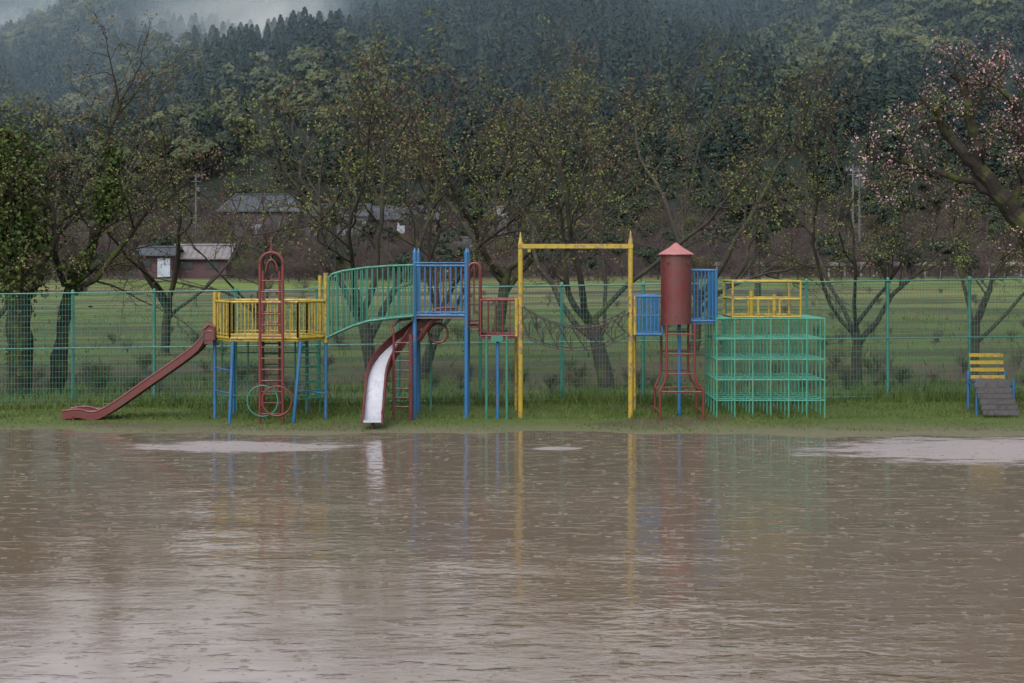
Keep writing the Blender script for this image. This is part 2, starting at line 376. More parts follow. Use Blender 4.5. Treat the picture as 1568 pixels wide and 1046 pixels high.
# foliage prototypes
def rquads(c,size,r,nrm=None,jit=0.35):
    n=len(c)
    if nrm is None: nrm=r.normal(size=(n,3))
    else: nrm=nrm+r.normal(0,jit,(n,3))
    nrm/=np.linalg.norm(nrm,axis=1,keepdims=True)
    u=np.cross(nrm,r.normal(size=(n,3))); u/=np.linalg.norm(u,axis=1,keepdims=True); w=np.cross(nrm,u)
    s=size*r.uniform(0.5,1.3,(n,1)); u=u*s; w=w*s*0.7
    v=np.stack([c-u,c+w,c+u,c-w],1).reshape(-1,3); return v,np.arange(4*n).reshape(-1,4)
def broad(name,seed,n,Ht,R,lobes,size,mat):
    r=np.random.default_rng(seed); cs=[]; ns=[]
    for k in range(lobes):
        a=r.uniform(0,6.28); q=r.uniform(0,0.65)*R; lc=np.array([q*math.cos(a),q*math.sin(a),Ht*r.uniform(0.4,0.8)]); lr=R*r.uniform(0.3,0.55)
        d=r.normal(size=(n//lobes,3)); d/=np.linalg.norm(d,axis=1,keepdims=True); d[:,2]=np.abs(d[:,2])*0.9+d[:,2]*0.1
        ns.append(d.copy()); d*=r.uniform(0.8,1.05,(n//lobes,1)); cs.append(lc+d*lr*np.array([1,1,0.85]))
    v,f=rquads(np.concatenate(cs),size,r,np.concatenate(ns)); mb=MB(); mb.add_np(v,f,1); mb.tube([(0,0,-2),(0,0,Ht*0.3),(0.1,0,Ht*0.65)],[R*.08,R*.06,R*.02],5,0)
    return mkobj(name,mb,[BARK,mat],link=False)
def conif(name,seed,n,Ht,R,size,mat):
    r=np.random.default_rng(seed); t=r.uniform(0.12,1,n)**0.8; a=r.uniform(0,6.28,n)
    rr=R*(1-t)**0.7*r.uniform(0.7,1.06,n)*(1+0.12*np.sin(t*30)); c=np.stack([np.cos(a)*rr,np.sin(a)*rr,Ht*t],1)
    nn=np.stack([np.cos(a),np.sin(a),np.full(n,0.8)],1)
    v,f=rquads(c,size,r,nn,0.3); mb=MB(); mb.add_np(v,f,1); mb.tube([(0,0,-2),(0,0,Ht*0.9)],[R*.1,0.05],5,0)
    return mkobj(name,mb,[BARK,mat],link=False)
def scatter(name,x,y,z,scl,idx,protos,seed=0):
    r=np.random.default_rng(seed); col=bpy.data.collections.new(name+'_kinds')
    for k,o in enumerate(protos): o.name='%s_kind_%02d'%(name,k); col.objects.link(o)
    me=bpy.data.meshes.new(name); me.from_pydata(np.stack([x,y,z],1).tolist(),[],[])
    for nm,tp,dat in (('scl','FLOAT',scl),('rz','FLOAT',r.uniform(0,6.28,len(x))),('kind','INT',idx)):
        at=me.attributes.new(nm,tp,'POINT'); at.data.foreach_set('value',np.asarray(dat).astype(np.int32 if tp=='INT' else np.float32))
    o=bpy.data.objects.new(name,me); scene.collection.objects.link(o)
    ng=bpy.data.node_groups.new(name+'_scatter','GeometryNodeTree')
    ng.interface.new_socket('Geometry',in_out='INPUT',socket_type='NodeSocketGeometry'); ng.interface.new_socket('Geometry',in_out='OUTPUT',socket_type='NodeSocketGeometry')
    gi=ng.nodes.new('NodeGroupInput'); go=ng.nodes.new('NodeGroupOutput'); ip=ng.nodes.new('GeometryNodeInstanceOnPoints')
    ci=ng.nodes.new('GeometryNodeCollectionInfo'); ci.inputs['Collection'].default_value=col; ci.inputs['Separate Children'].default_value=True; ci.inputs['Reset Children'].default_value=True
    def na(nm,tp):
        n=ng.nodes.new('GeometryNodeInputNamedAttribute'); n.data_type=tp; n.inputs['Name'].default_value=nm
        return [q for q in n.outputs if q.enabled and q.name=='Attribute'][0]
    cx=ng.nodes.new('ShaderNodeCombineXYZ'); L=ng.links.new
    L(na('rz','FLOAT'),cx.inputs[2]); L(gi.outputs[0],ip.inputs['Points']); L(ci.outputs[0],ip.inputs['Instance'])
    ip.inputs['Pick Instance'].default_value=True; L(na('kind','INT'),ip.inputs['Instance Index'])
    L(cx.outputs[0],ip.inputs['Rotation']); L(na('scl','FLOAT'),ip.inputs['Scale']); L(ip.outputs[0],go.inputs[0])
    md=o.modifiers.new('scatter','NODES'); md.node_group=ng
    return o
protos=[conif('c',1,420,10,2.7,0.45,CON),conif('c',2,420,11,3.0,0.5,CON),conif('c',3,360,8,2.6,0.45,CON),
        broad('b',4,520,9,4.4,7,0.48,BRD),broad('b',5,460,8,4.0,6,0.48,BRD),broad('b',6,520,9,4.8,8,0.5,BRD)]
r=np.random.default_rng(5); n=11500
y=300+530*r.uniform(0,1,n)**0.75; x=r.uniform(-0.41,0.41,n)*y
z=g_np(x,y)
pxx=x/y*FP+784; pyy=400-(z+8-H)/y*FP
f=np.sin(x*0.021+y*0.011)+np.sin(x*0.047-y*0.03+2)*0.8+r.normal(0,0.55,n)
f+=2.0*np.exp(-((pxx-1260)/150)**2-((pyy-50)/40)**2)+0.9*np.exp(-((pxx-120)/170)**2-((pyy-40)/45)**2)+0.8*np.exp(-((pxx-560)/180)**2-((pyy-110)/90)**2)
f-=1.0*np.clip((pyy-170)/100,0,1)
idx=np.where(f>1.05,r.integers(3,6,n),r.integers(0,3,n))
scl=r.uniform(0.65,1.2,n)
scatter('hillside_forest',x,y,z,scl,idx,protos,1)

# thicket between field and hill
def shrub(seed,bare,Ht,mat):
    random.seed(seed); mb=MB()
    P=dict(n=[3,6,5,3],wob=[.1,.16,.22,.28],trop=[.05,.04,.05,.03],tap=[.7,.25,.3,.4],sides=[5,4,3,3],nc=[8,9,6],t0=[.1,.12,.1],
      ang=[(15,65),(20,60),(25,70)],len=[Ht*0.3,Ht*0.62,Ht*0.28,Ht*0.15],r=[.10,.055,.03,.022],leaflv=2,leafp=0.1 if bare else 0.6,leafn=1 if bare else 2,ls=0.06 if bare else 0.085)
    grow(mb,Vector((0,0,-0.2)),Vector((0,0,1)),P['len'][0],.12,0,P)
    return mkobj('s',mb,[mat,THL],link=False)
TW2=barkmat('purple_twigs',(0.040,0.027,0.032),(0.072,0.050,0.056),(0.05,0.04,0.03),0.6)
sh=[shrub(1,True,6,TWIGM),shrub(2,True,6,TW2),shrub(3,False,6,TWIGM),shrub(4,False,5.5,TWIGM)]
ev=[broad('e',11,900,6,3,7,0.28,EVG),broad('e',12,900,5,3.2,6,0.28,EVG)]
r=np.random.default_rng(9); n=1250
y=np.concatenate([r.uniform(95,125,25),r.uniform(125,150,320),r.uniform(150,205,440),r.uniform(200,305,n-785)]); x=r.uniform(-0.42,0.42,n)*y
pxx=x/y*FP+784
keep=~((pxx>190)&(pxx<365)&(y<160))
x,y,pxx=x[keep],y[keep],pxx[keep]; n=len(x)
idx=r.choice([0,1,2,3,4,5],n,p=[.34,.34,.12,.08,.06,.06]); idx=np.where((y>230)&(r.uniform(0,1,n)<0.45),r.integers(4,6,n),idx)
sc_=r.uniform(0.55,1.0,n)*np.where(y<125,0.4,np.where(y<150,0.62,np.where(y<205,1.0,1.25)))
nb=150; yb=np.concatenate([r.uniform(27.5,35,80),r.uniform(38,95,nb-80)]); xb_=r.uniform(-0.4,0.4,nb)*yb
x=np.concatenate([x,xb_]); y=np.concatenate([y,yb]); sc_=np.concatenate([sc_,np.where(yb<36,r.uniform(0.05,0.13,nb),r.uniform(0.06,0.15,nb))]); idx=np.concatenate([idx,r.choice([0,1,2,3],nb,p=[.1,.1,.4,.4])])
scatter('distant_thicket',x,y,g_np(x,y),sc_,idx,sh+ev,2)
e=broad('evergreen_tree',21,6500,9.0,3.0,14,0.15,EVG); scene.collection.objects.link(e); xe=X(1160,88); e.location=(xe,88,gz(xe,88)); 

# ------------------------------------------------------------ village
def simple(name,c,rough=0.8,sc=1.5):
    m,nt,p=newmat(name); v=pos(nt); n=noise(nt,v,sc,4,0.6)
    nt.links.new(mix(nt,n,[q*0.65 for q in c],[min(1,q*1.25) for q in c]),p.inputs['Base Color']); p.inputs['Roughness'].default_value=rough; p.inputs['Specular IOR Level'].default_value=0.25; return m
WALLB=simple('brown_board_wall',(0.06,0.036,0.038)); WALLW=simple('white_plaster',(0.15,0.16,0.17)); ROOFG=simple('grey_tile_roof',(0.045,0.052,0.063)); ROOFL=simple('tin_roof',(0.13,0.12,0.125))
GLASS=simple('dark_window',(0.03,0.035,0.04),0.2); DOORW=simple('white_door',(0.28,0.32,0.36)); WALLP=simple('mauve_wall',(0.06,0.046,0.052))
def house(name,pl,pr,pe,pb,D,wall,roof,depth=7,rise=1.6,rz=0,door=True,hip=False,two=False):
    x0,x1=X(pl,D),X(pr,D); cx=(x0+x1)/2; w=(x1-x0)/2; zb=gz(cx,D); zbv=min(zb,Z(pb,D)); ze=Z(pe,D)-zbv; 
    e=empty(name,(cx,D,zbv))
    def part(nm,mb,mat):
        o=mkobj(nm,mb,[mat]); o.parent=e; return o
    mb=MB(); d=depth; mb.box((0,d/2,ze/2-0.5),(2*w,d,ze+1))
    mb.loft([[(-w,0,ze),(-w,d,ze),(-w,d/2,ze+rise*0.92)],[(-w+.1,0,ze),(-w+.1,d,ze),(-w+.1,d/2,ze+rise*0.92)]])
    mb.loft([[(w-.1,0,ze),(w-.1,d,ze),(w-.1,d/2,ze+rise*0.92)],[(w,0,ze),(w,d,ze),(w,d/2,ze+rise*0.92)]]); part('walls',mb,wall)
    mb=MB(); o=0.5; k=w*0.35 if hip else 0
    for s in (-1,1):
        yb=d/2+s*(d/2+o); zl=ze-o*rise/(d/2)
        A=[(-w-o,yb,zl),(w+o,yb,zl),(w+o-k,d/2,ze+rise),(-w-o+k,d/2,ze+rise)]
        b=len(mb.v); mb.v+=A+[(q[0],q[1],q[2]+0.15) for q in A]
        for f_ in ((0,1,2,3),(4,5,6,7),(0,1,5,4),(1,2,6,5),(2,3,7,6),(3,0,4,7)): mb.f.append(tuple(b+i for i in f_)); mb.m.append(0)
    if hip:
        for s in (-1,1): mb.quad((s*(w+o),-o,ze-o*rise/(d/2)+.15),(s*(w+o),d+o,ze-o*rise/(d/2)+.15),(s*(w+o-k),d/2,ze+rise+.15),(s*(w+o-k),d/2,ze+rise+.15))
    mb.tube([(-w-o+k,d/2,ze+rise+.2),(w+o-k,d/2,ze+rise+.2)],0.17,6)
    nr=int(4*w)
    for q in range(nr):
        xx=-w-o+(q+.5)*(2*w+2*o)/nr
        if abs(xx)<w+o-k: mb.tube([(xx,-o,ze-o*rise/(d/2)+.16),(xx,d/2,ze+rise+.16)],0.05,4)
    part('roof',mb,roof)
    mb=MB(); nw=max(2,int(w/1.1))
    for q in range(nw):
        xx=-w+(q+.5)*2*w/nw
        if door and q==nw//2: continue
        mb.box((xx,-0.02,ze*0.6),(w/nw*1.0,0.1,ze*0.32))
    part('windows',mb,GLASS)
    if door:
        mb=MB(); xx=-w+(nw//2+.5)*2*w/nw; hd=min(ze*0.8,2.1); mb.box((xx,-0.03,hd/2+.1),(1.3,0.1,hd)); part('door',mb,DOORW)
    return e
house('farm_shed',212,264,390,424,146,WALLB,ROOFG,4,0.6)
house('farm_shed',266,346,394,425,148,WALLB,ROOFL,5,1.1,door=False)
house('village_house',335,455,322,352,232,WALLP,ROOFG,9,2.6,hip=True)
house('village_house',455,560,330,350,236,WALLW,ROOFG,9,1.8)
house('village_house',672,722,386,412,165,WALLW,ROOFG,6,1.5)
house('village_house',745,795,330,352,236,WALLW,ROOFL,8,1.4)
house('village_house',560,668,335,360,240,WALLB,ROOFG,9,2)
mb=MB(); 
for q in range(24):
    a=X(1085,142)+q*1.6
    mb.box((a,142,Z(404,142)),(1.5,0.2,0.38))
    mb.box((a+.8,142,Z(404,142)-0.6),(0.14,0.15,1.6))
mkobj('roadside_wall',mb,[simple('pale_concrete',(0.20,0.19,0.195))])
def pole(px,pt,D,h):
    x=X(px,D); zt=Z(pt,D); mb=MB(); mb.tube([(0,0,-h),(0,0,0)],[.20,.13],8)
    mb.box((0,0,-0.6),(2.2,.12,.12)); mb.box((0,0,-1.5),(1.6,.12,.12)); mb.tube([(0.45,-.2,-3.2),(.45,-.2,-2.2)],.28,10)
    for s in (-1,-.5,.5,1): mb.tube([(s,0,-.55),(s,0,-.25)],.07,6)
    o=mkobj('utility_pole',mb,[simple('concrete_pole',(0.085,0.085,0.095))]); o.location=(x,D,zt); return o
pole(300,264,235,14); pole(827,254,260,15); pole(1306,252,215,16)
pole(1316,256,222,16)

# ------------------------------------------------------------ fence
DFN=26.0; fe=empty('wire_mesh_fence',(0,DFN,0))
def fzb(x): return 0.07+0.009*x
def fzt(x): return 2.21+0.0150*x
mb=MB()
xp=-8.03-1.49*5
while xp<15:
    mb.tube([(xp,DFN,fzb(xp)-0.3),(xp,DFN,fzt(xp)+0.03)],0.031,8); mb.tube([(xp,DFN,fzt(xp)+0.03),(xp,DFN,fzt(xp)+0.06)],[0.037,0.015],8)
    xp+=1.49
mkobj('posts',mb,[FEN],fe,smooth=False)
mb=MB(); xsF=np.linspace(-15.4,15,22)
for k,rr in ((1.0,0.014),(0.52,0.011),(0.03,0.012)):
    mb.tube([(q,DFN-0.04,fzb(q)+(fzt(q)-fzb(q))*k) for q in xsF],rr,6)
mkobj('rails',mb,[FEN],fe)
mb=MB()
for q in np.arange(-15.4,15,0.058): mb.tube([(q,DFN-0.04,fzb(q)+.02),(q,DFN-0.04,fzt(q))],0.0038,3,caps=False)
for k in np.linspace(0.02,1,21): mb.tube([(q,DFN-0.036,fzb(q)+(fzt(q)-fzb(q))*k) for q in xsF],0.0028,3,caps=False)
mkobj('mesh_wires',mb,[FEN],fe)

# ------------------------------------------------------------ playground helpers
def rail(mb,a,b,c,d,n,rr=0.018,rb=0.010,mat=0,ends=True):
    a,b,c,d=map(Vector,(a,b,c,d))
    mb.tube([a,b],rr,8,mat); mb.tube([c,d],rr,8,mat)
    for k in range(n+1):
        t=k/n; mb.tube([a.lerp(b,t),c.lerp(d,t)],rr if (k in (0,n) and ends) else rb,6,mat)
def poly_rail(mb,B,T,n,rr=0.018,rb=0.010,mat=0):
    mb.tube(B,rr,8,mat); mb.tube(T,rr,8,mat)
    for k in range(n+1):
        xx=B[0][0]+(B[-1][0]-B[0][0])*k/n
        def zi(L):
            for p_,q_ in zip(L,L[1:]):
                if min(p_[0],q_[0])-1e-6<=xx<=max(p_[0],q_[0])+1e-6:
                    t=(xx-p_[0])/(q_[0]-p_[0]); return Vector(p_).lerp(Vector(q_),t)
            return Vector(L[0]) if abs(xx-L[0][0])<abs(xx-L[-1][0]) else Vector(L[-1])
        mb.tube([zi(B),zi(T)],rb,6,mat)
def spline(pts,m=6):
    pts=[Vector(p) for p in pts]; out=[]
    for i in range(len(pts)-1):
        p0=pts[max(i-1,0)];p1=pts[i];p2=pts[i+1];p3=pts[min(i+2,len(pts)-1)]
        for k in range(m):
            t=k/m; out.append(0.5*((2*p1)+(p2-p0)*t+(2*p0-5*p1+4*p2-p3)*t*t+(3*p1-p0-3*p2+p3)*t**3))
    out.append(pts[-1]); return out
def slide(e,path,width,wall,bedm,sidem):
    P=spline(path,7); n=len(P); S=[]
    for i in range(n):
        t=P[min(i+1,n-1)]-P[max(i-1,0)]; t.z=0; t.normalize(); S.append(Vector((-t.y,t.x,0)))
    mb=MB(); up=Vector((0,0,1)); w=width/2
    mb.loft([[p-s*w,p+s*w,p+s*w-up*0.03,p-s*w-up*0.03] for p,s in zip(P,S)]); mkobj('slide_bed',mb,[bedm],e)
    mb=MB()
    for sg in (-1,1):
        mb.loft([[p+s*sg*w-up*0.05,p+s*sg*(w+.03)-up*0.05,p+s*sg*(w+.03)+up*wall,p+s*sg*w+up*wall] for p,s in zip(P,S)])
        mb.tube([p+s*sg*(w+.015)+up*wall for p,s in zip(P,S)],0.022,8)
    mkobj('slide_sides',mb,[sidem],e)
def post(mb,px,pt,D,r=0.03,mat=0,z0=None):
    x=X(px,D); mb.tube([(x,D,-0.05 if z0 is None else z0),(x,D,Z(pt,D))],r,10,mat)

# ---- left: platform with long slide and rocket ladder
e=empty('playground_slide_platform',(X(415,23.7),23.7,0))
zt=Z(462,23.4); zb=Z(517,23.4)
hexp=[(329,23.75),(352,23.2),(456,23.2),(499,23.75),(470,24.5),(358,24.5)]
hx=[(X(a,d),d) for a,d in hexp]
mb=MB()
for k in range(6):
    a=hx[k]; b=hx[(k+1)%6]; Lh=math.dist(a,b)
    rail(mb,(a[0],a[1],zb),(b[0],b[1],zb),(a[0],a[1],zt),(b[0],b[1],zt),max(3,int(Lh/0.115)),0.022,0.012)
    mb.tube([(a[0],a[1],zb+.06),(b[0],b[1],zb+.06)],0.012,6)
mb.tube([(hx[0][0],hx[0][1],zb),(hx[0][0],hx[0][1],Z(447,23.75))],0.034,10); mb.tube([(hx[3][0],hx[3][1],zb-.1),(hx[3][0],hx[3][1],Z(418,23.75))],0.04,10)
mb.tube([(X(490,24.4),24.4,zb),(X(490,24.4),24.4,Z(422,24.4))],0.03,10)
mb.tube([(X(336,24.4),24.4,zb),(X(336,24.4),24.4,Z(448,24.4))],0.03,10)
mkobj('yellow_railing',mb,[YEL],e)
mb=MB(); mb.loft([[(a[0],a[1],zb-.05) for a in hx],[(a[0],a[1],zb-.012) for a in hx]]); mkobj('deck',mb,[YEL],e)
mb=MB()
for k,a in enumerate(hx):
    mb.tube([(a[0]-(0.07 if k==2 else 0)+0,a[1]-(0.05 if k in(1,2) else 0),-.05),(a[0]+(0.05 if k in(1,2) else 0),a[1],zb-.04)],0.028,10)
for pa,pb_,py,DD in ((329,352,565,23.5),(456,499,600,23.5),(329,352,600,23.5)):
    mb.tube([(X(pa,23.75),23.75,Z(py,DD)),(X(pb_,23.2),23.2,Z(py,DD))],0.014,6)
mkobj('blue_legs',mb,[BLUE],e)
mb=MB()
for py in (540,562,584,606): mb.tube([W(340,py,24.45),W(490,py,24.45)],0.011,6)
for px in (340,362,380,398,434,452,470,490): mb.tube([(X(px,24.45),24.45,0),(X(px,24.45),24.45,zb)],0.012,6)
def circ(c,r,m_=24): return [(c[0]+r*math.cos(6.2832*k/m_),c[1],c[2]+r*math.sin(6.2832*k/m_)) for k in range(m_+1)]
mb.tube(circ(W(402,614,23.0),0.25),0.013,6)
for py in (535,548,562,575,588,600,612): mb.tube([W(456,py,23.25),(X(499,23.75),23.75,Z(py,23.25))],0.010,6)
mkobj('green_climbing_frame',mb,[GRN],e)
mb=MB(); D=23.08
for px in (398,433): mb.tube([(X(px,D),D,-.05),(X(px,D),D,Z(402,D))],0.024,10)
for py in list(range(430,636,17)): mb.tube([W(398,py,D),W(433,py,D)],0.011,6)
c=W(415.5,404,D); R_=X(433,D)-X(415.5,D)
mb.tube([(c.x+R_*math.cos(a),D,c.z+R_*math.sin(a)) for a in np.linspace(0,math.pi,14)],0.024,10)
mb.tube([(c.x+R_*.5*math.cos(a),D+.02,c.z-.12+R_*1.0*math.sin(a)) for a in np.linspace(0,math.pi,12)],0.014,8)
mb.tube([(c.x,D,c.z+R_),(c.x,D,c.z+R_+.12),(c.x,D,c.z+R_+.25)],[.02,.016,.004],8)
for px in (403,428): mb.tube([(X(px,24.45),24.45,0),(X(px,24.45),24.45,Z(415,24.45))],0.022,8)
for py in range(430,620,16): mb.tube([W(403,py,24.45),W(428,py,24.45)],0.011,6)
mb.tube(circ(W(424,614,22.95),0.24),0.015,8)
mkobj('red_rocket_ladder',mb,[RED],e)
slide(e,[(X(332,23.85),23.85,zb),(X(318,23.85),23.85,zb-.02),(X(300,23.85),23.85,Z(538,23.8)),(X(230,23.85),23.85,Z(588,23.8)),(X(160,23.85),23.85,Z(634,23.8)),(X(125,23.85),23.85,.12),(X(102,23.85),23.85,0.09)],0.44,0.09,DRED,DRED)
mb=MB()
for dd in (23.62,24.08):
    mb.tube([(X(328,dd),dd,zb-.05),(X(328,dd),dd,zb+.16),(X(320,dd),dd,zb+.2),(X(313,dd),dd,zb+.14),(X(311,dd),dd,zb-.08)],0.03,8)
    mb.box((X(319.5,dd),dd,zb+.03),(0.15,0.02,0.3))
mb.tube([(X(112,23.62),23.62,-.05),(X(112,23.62),23.62,.1)],.03,8); mb.tube([(X(112,24.08),24.08,-.05),(X(112,24.08),24.08,.1)],.03,8)
mkobj('slide_hood',mb,[DRED],e)

# ---- curved bridge and blue tower with curved slide
e=empty('playground_tower_with_curved_slide',(X(670,24.1),24.1,0))
mb=MB()
T=[(503,426),(508,420),(525,415),(560,410),(600,407),(633,406)]; Bm=[(500,517),(515,510),(540,499),(565,491.5),(600,487),(633,484)]
bl=[]
for DD in (23.6,24.4):
    Tp=[(X(a,23.6),DD,Z(b,23.6)) for a,b in T]; Bp=[(X(a,23.6),DD,Z(b,23.6)) for a,b in Bm]; Tp[0]=(Bp[0][0]+.03,DD,Tp[0][2])
    poly_rail(mb,Bp,Tp,17 if DD<24 else 15,0.02,0.011); bl.append(Bp)
mb.tube([(X(503,23.6),23.6,Z(517,23.6)),(X(503,23.6),23.6,Z(424,23.6))],.024,8)
mkobj('green_bridge_railing',mb,[GRN],e)
mb=MB()
mb.loft([[Vector(a)+Vector((0,.03,.01)),Vector(b)+Vector((0,-.03,.01)),Vector(b)+Vector((0,-.03,-.03)),Vector(a)+Vector((0,.03,-.03))] for a,b in zip(*bl)]); mkobj('bridge_deck',mb,[GRN],e)
mb=MB(); x0,x1=X(635,23.7),X(714,23.7)
zt2=Z(407,23.7); zb2=Z(483,23.7)
for xx in (x0,x1):
    for DD in (23.7,24.65):
        mb.tube([(xx,DD,-.05),(xx,DD,Z(386,23.7))],0.035,10); mb.tube([(xx,DD,Z(386,23.7)),(xx,DD,Z(379,23.7))],[0.03,0.006],10)
rail(mb,(x0,23.7,zb2),(x1,23.7,zb2),(x0,23.7,zt2),(x1,23.7,zt2),10,0.022,0.013)
mb.tube([(x0,23.7,zb2+.05),(x1,23.7,zb2+.05)],.014,6)
mb.tube([(x0-.02,23.68,zt2+.05),(x1+.02,23.68,zt2+.05)],.012,6)
mkobj('blue_tower_frame',mb,[BLUE],e)
mb=MB(); mb.box(((x0+x1)/2,24.18,zb2-.03),(x1-x0,.95,.05)); mkobj('deck',mb,[MUDM],e)
mb=MB()
rail(mb,(x0,24.66,zb2),(x1,24.66,zb2),(x0,24.66,zt2),(x1,24.66,zt2),8,0.02,0.012)
D=24.0; a,b=X(717,D),X(735,D); c0=(a+b)/2; rr=(b-a)/2; z1=Z(412,D)
for DD in (24.0,24.5):
    mb.tube([(a,DD,zb2-.1),(a,DD,z1)]+[(c0-rr*math.cos(q),DD,z1+rr*1.0*math.sin(q)) for q in np.linspace(0.2,2.94,9)]+[(b,DD,z1),(b,DD,Z(515,DD))],0.022,8)
for z_ in (Z(440,D),Z(465,D),Z(490,D)): mb.tube([(a,24.0,z_),(b,24.0,z_)],.012,6); mb.tube([(b,24.0,z_),(b,24.5,z_)],.012,6)
mb.tube([(a+rr,24.0,zb2),(a+rr,24.0,z1+rr)],.012,6)
za,zc=Z(514,23.9),Z(459,23.9)
for DD in (23.8,24.6):
    rail(mb,(X(736,23.9),DD,za),(X(792,23.9),DD,za),(X(736,23.9),DD,zc),(X(792,23.9),DD,zc),5,0.018,0.010)
mkobj('red_railings',mb,[RED],e)
mb=MB(); mb.box((X(764,23.9),24.2,za-.03),(X(792,23.9)-X(736,23.9),.8,.04)); mb.box((X(722,23.9),24.2,Z(500,24)),(.2,.8,.04))
for k in range(3): mb.box((X(725+k*6,23.9),24.2,Z(492+k*8,24)),(.12,.7,.03))
mkobj('lower_deck',mb,[DRED],e)
mb=MB()
for px,DD in ((745,23.6),(776,23.6),(660,24.7)): mb.tube([(X(px,DD),DD,-.05),(X(px,DD),DD,za)],.022,8)
mb.box((X(761,23.6),23.62,Z(519,23.6)),(.2,.04,.09))
mkobj('green_legs',mb,[GRN],e)
mb=MB(); post(mb,762,520,23.7,.028); mkobj('blue_center_leg',mb,[BLUE],e)
slide(e,[(X(700,24.0),24.15,zb2),(X(668,24.0),24.15,zb2-.03),(X(636,24.0),24.1,1.53),(X(612,24.0),24.0,1.30),(X(591,23.8),23.72,1.05),(X(579,23.4),23.3,.80),(X(574,22.9),22.9,.48),(X(572,22.6),22.55,.22),(X(571,22.4),22.3,.17)],0.28,0.12,STEEL,DRED)
mb=MB()
for px in (603,629):
    mb.tube([(X(px,23.5),23.5,-.05),(X(px,23.5),23.5,Z(512,23.5))],.022 if px==603 else .034,8)
for py in range(525,632,14): mb.tube([W(603,py,23.5),W(629,py,23.5)],.013,6)
mb.tube([W(603,512,23.5),W(600,500,23.6),W(612,490,23.7),W(630,488,23.75)],.022,8)
mb.tube(spline([(X(690,24.0),23.85,zb2+.02),(X(664,24),23.85,zb2-.08),(X(642,24),23.9,1.35)],5),0.05,8)
mb.tube(circ(W(671,510,24),.16),.02,8)
mb.tube([(X(572,22.6),22.5,-.05),(X(572,22.6),22.5,.18)],.03,8)
mkobj('slide_ladder_and_supports',mb,[DRED],e)

# ---- yellow gantry with chain bridge
e=empty('playground_chain_bridge',(X(881,23.8),23.8,0))
mb=MB(); D=23.8
for px,pt in ((797,358),(965.5,356)):
    x=X(px,D); mb.tube([(x,D,-.05),(x,D,Z(pt+16,D))],.042,12); mb.tube([(x,D,Z(pt+16,D)),(x,D,Z(pt+6,D)),(x,D,Z(pt-3,D))],[.042,.022,.006],12)
zz=Z(377,D); mb.box(((X(797,D)+X(965,D))/2,D,zz),(X(965,D)-X(797,D)+.08,.09,.075))
mb.box((X(801,D)+.1,D,zz-.05),(.05,.05,.1)); 
for px in (790,972): mb.tube([(X(px,24.7),24.7,-.05),(X(px,24.7),24.7,Z(458,24.7))],.024,8)
mb.tube([(X(791,D),D-.02,Z(515,D)),(X(791,D),D-.02,Z(457,D))],.03,8)
mb.tube([(X(972,D),D-.02,Z(513,D)),(X(972,D),D-.02,Z(452,D))],.026,8)
mkobj('yellow_frame',mb,[YEL],e)
mb=MB()
for DD in (23.75,24.55):
    xa,xb=X(800,D),X(963,D); N=15
    top=[(xa+(xb-xa)*k/N,DD,Z(470,D)-0.30*4*(k/N)*(1-k/N)+ (Z(478,D)-Z(470,D))*k/N) for k in range(N+1)]
    bot=[(xa+(xb-xa)*k/N,DD,Z(513,D)-0.26*4*(k/N)*(1-k/N)) for k in range(N+1)]
    mid=[(a[0],DD,(a[2]+b[2])/2) for a,b in zip(top,bot)]
    for L_ in (top,bot): 
        P_=spline(L_,3)
        for q,(a,b) in enumerate(zip(P_,P_[1:])):
            mb.tube([a,b],.013 if q%2 else .008,5)
    for k in range(0,N):
        s=k%2
        mb.tube([top[k],mid[k+s if k+s<=N else N]],.006,4); mb.tube([mid[k],bot[k+1-s]],.006,4); mb.tube([top[k+1],mid[k]],.006,4)
for k in range(1,15,2):
    xx=X(800,D)+(X(963,D)-X(800,D))*k/15; z_=Z(513,D)-.26*4*(k/15)*(1-k/15)
    mb.tube([(xx,23.75,z_),(xx,24.55,z_)],.018,6)
mkobj('chain_bridge_net',mb,[CHAIN],e)

# ---- tube tower
e=empty('playground_tube_tower',(X(1035,23.8),23.8,0))
D=23.8; cx=X(1035,D); R_=0.25; z0=Z(495,D); z1=Z(390,D)
mb=MB()
N=32
def ringc(r,z): return [(cx+r*math.cos(6.28318*k/N),D+r*math.sin(6.28318*k/N),z) for k in range(N)]
mb.loft([ringc(R_,z0),ringc(R_,z0+.02),ringc(R_,(z0+z1)/2),ringc(R_,z1)]); mb.loft([ringc(R_+.012,z0-.01),ringc(R_+.012,z0+.03)]); mb.loft([ringc(R_+.008,z1-.03),ringc(R_+.008,z1-.002)])
for a in (-1.75,-0.2,2.9): mb.box((cx+(R_+.001)*math.cos(a),D+(R_+.001)*math.sin(a),(z0+z1)/2),(.006,.03,z1-z0-.1),rz=a)
for k in range(7): 
    zq=z0+.12+k*(z1-z0-.2)/6; mb.box((cx+R_*math.cos(-1.65),D+R_*math.sin(-1.65),zq),(.012,.012,.012),rz=-1.65)
mkobj('red_tube',mb,[DRED],e,smooth=False)
mb=MB(); mb.loft([ringc(R_+.05,z1+.002),ringc(R_+.045,z1+.015),ringc(.13,z1+.11),ringc(.012,z1+.2)]); mkobj('conical_cap',mb,[PINK],e)
mb=MB()
for px in (1020,1051): mb.box((X(px,D),D-.215,Z(402,D)),(.03,.03,.03))
mkobj('peep_holes',mb,[CHAIN],e)
mb=MB()
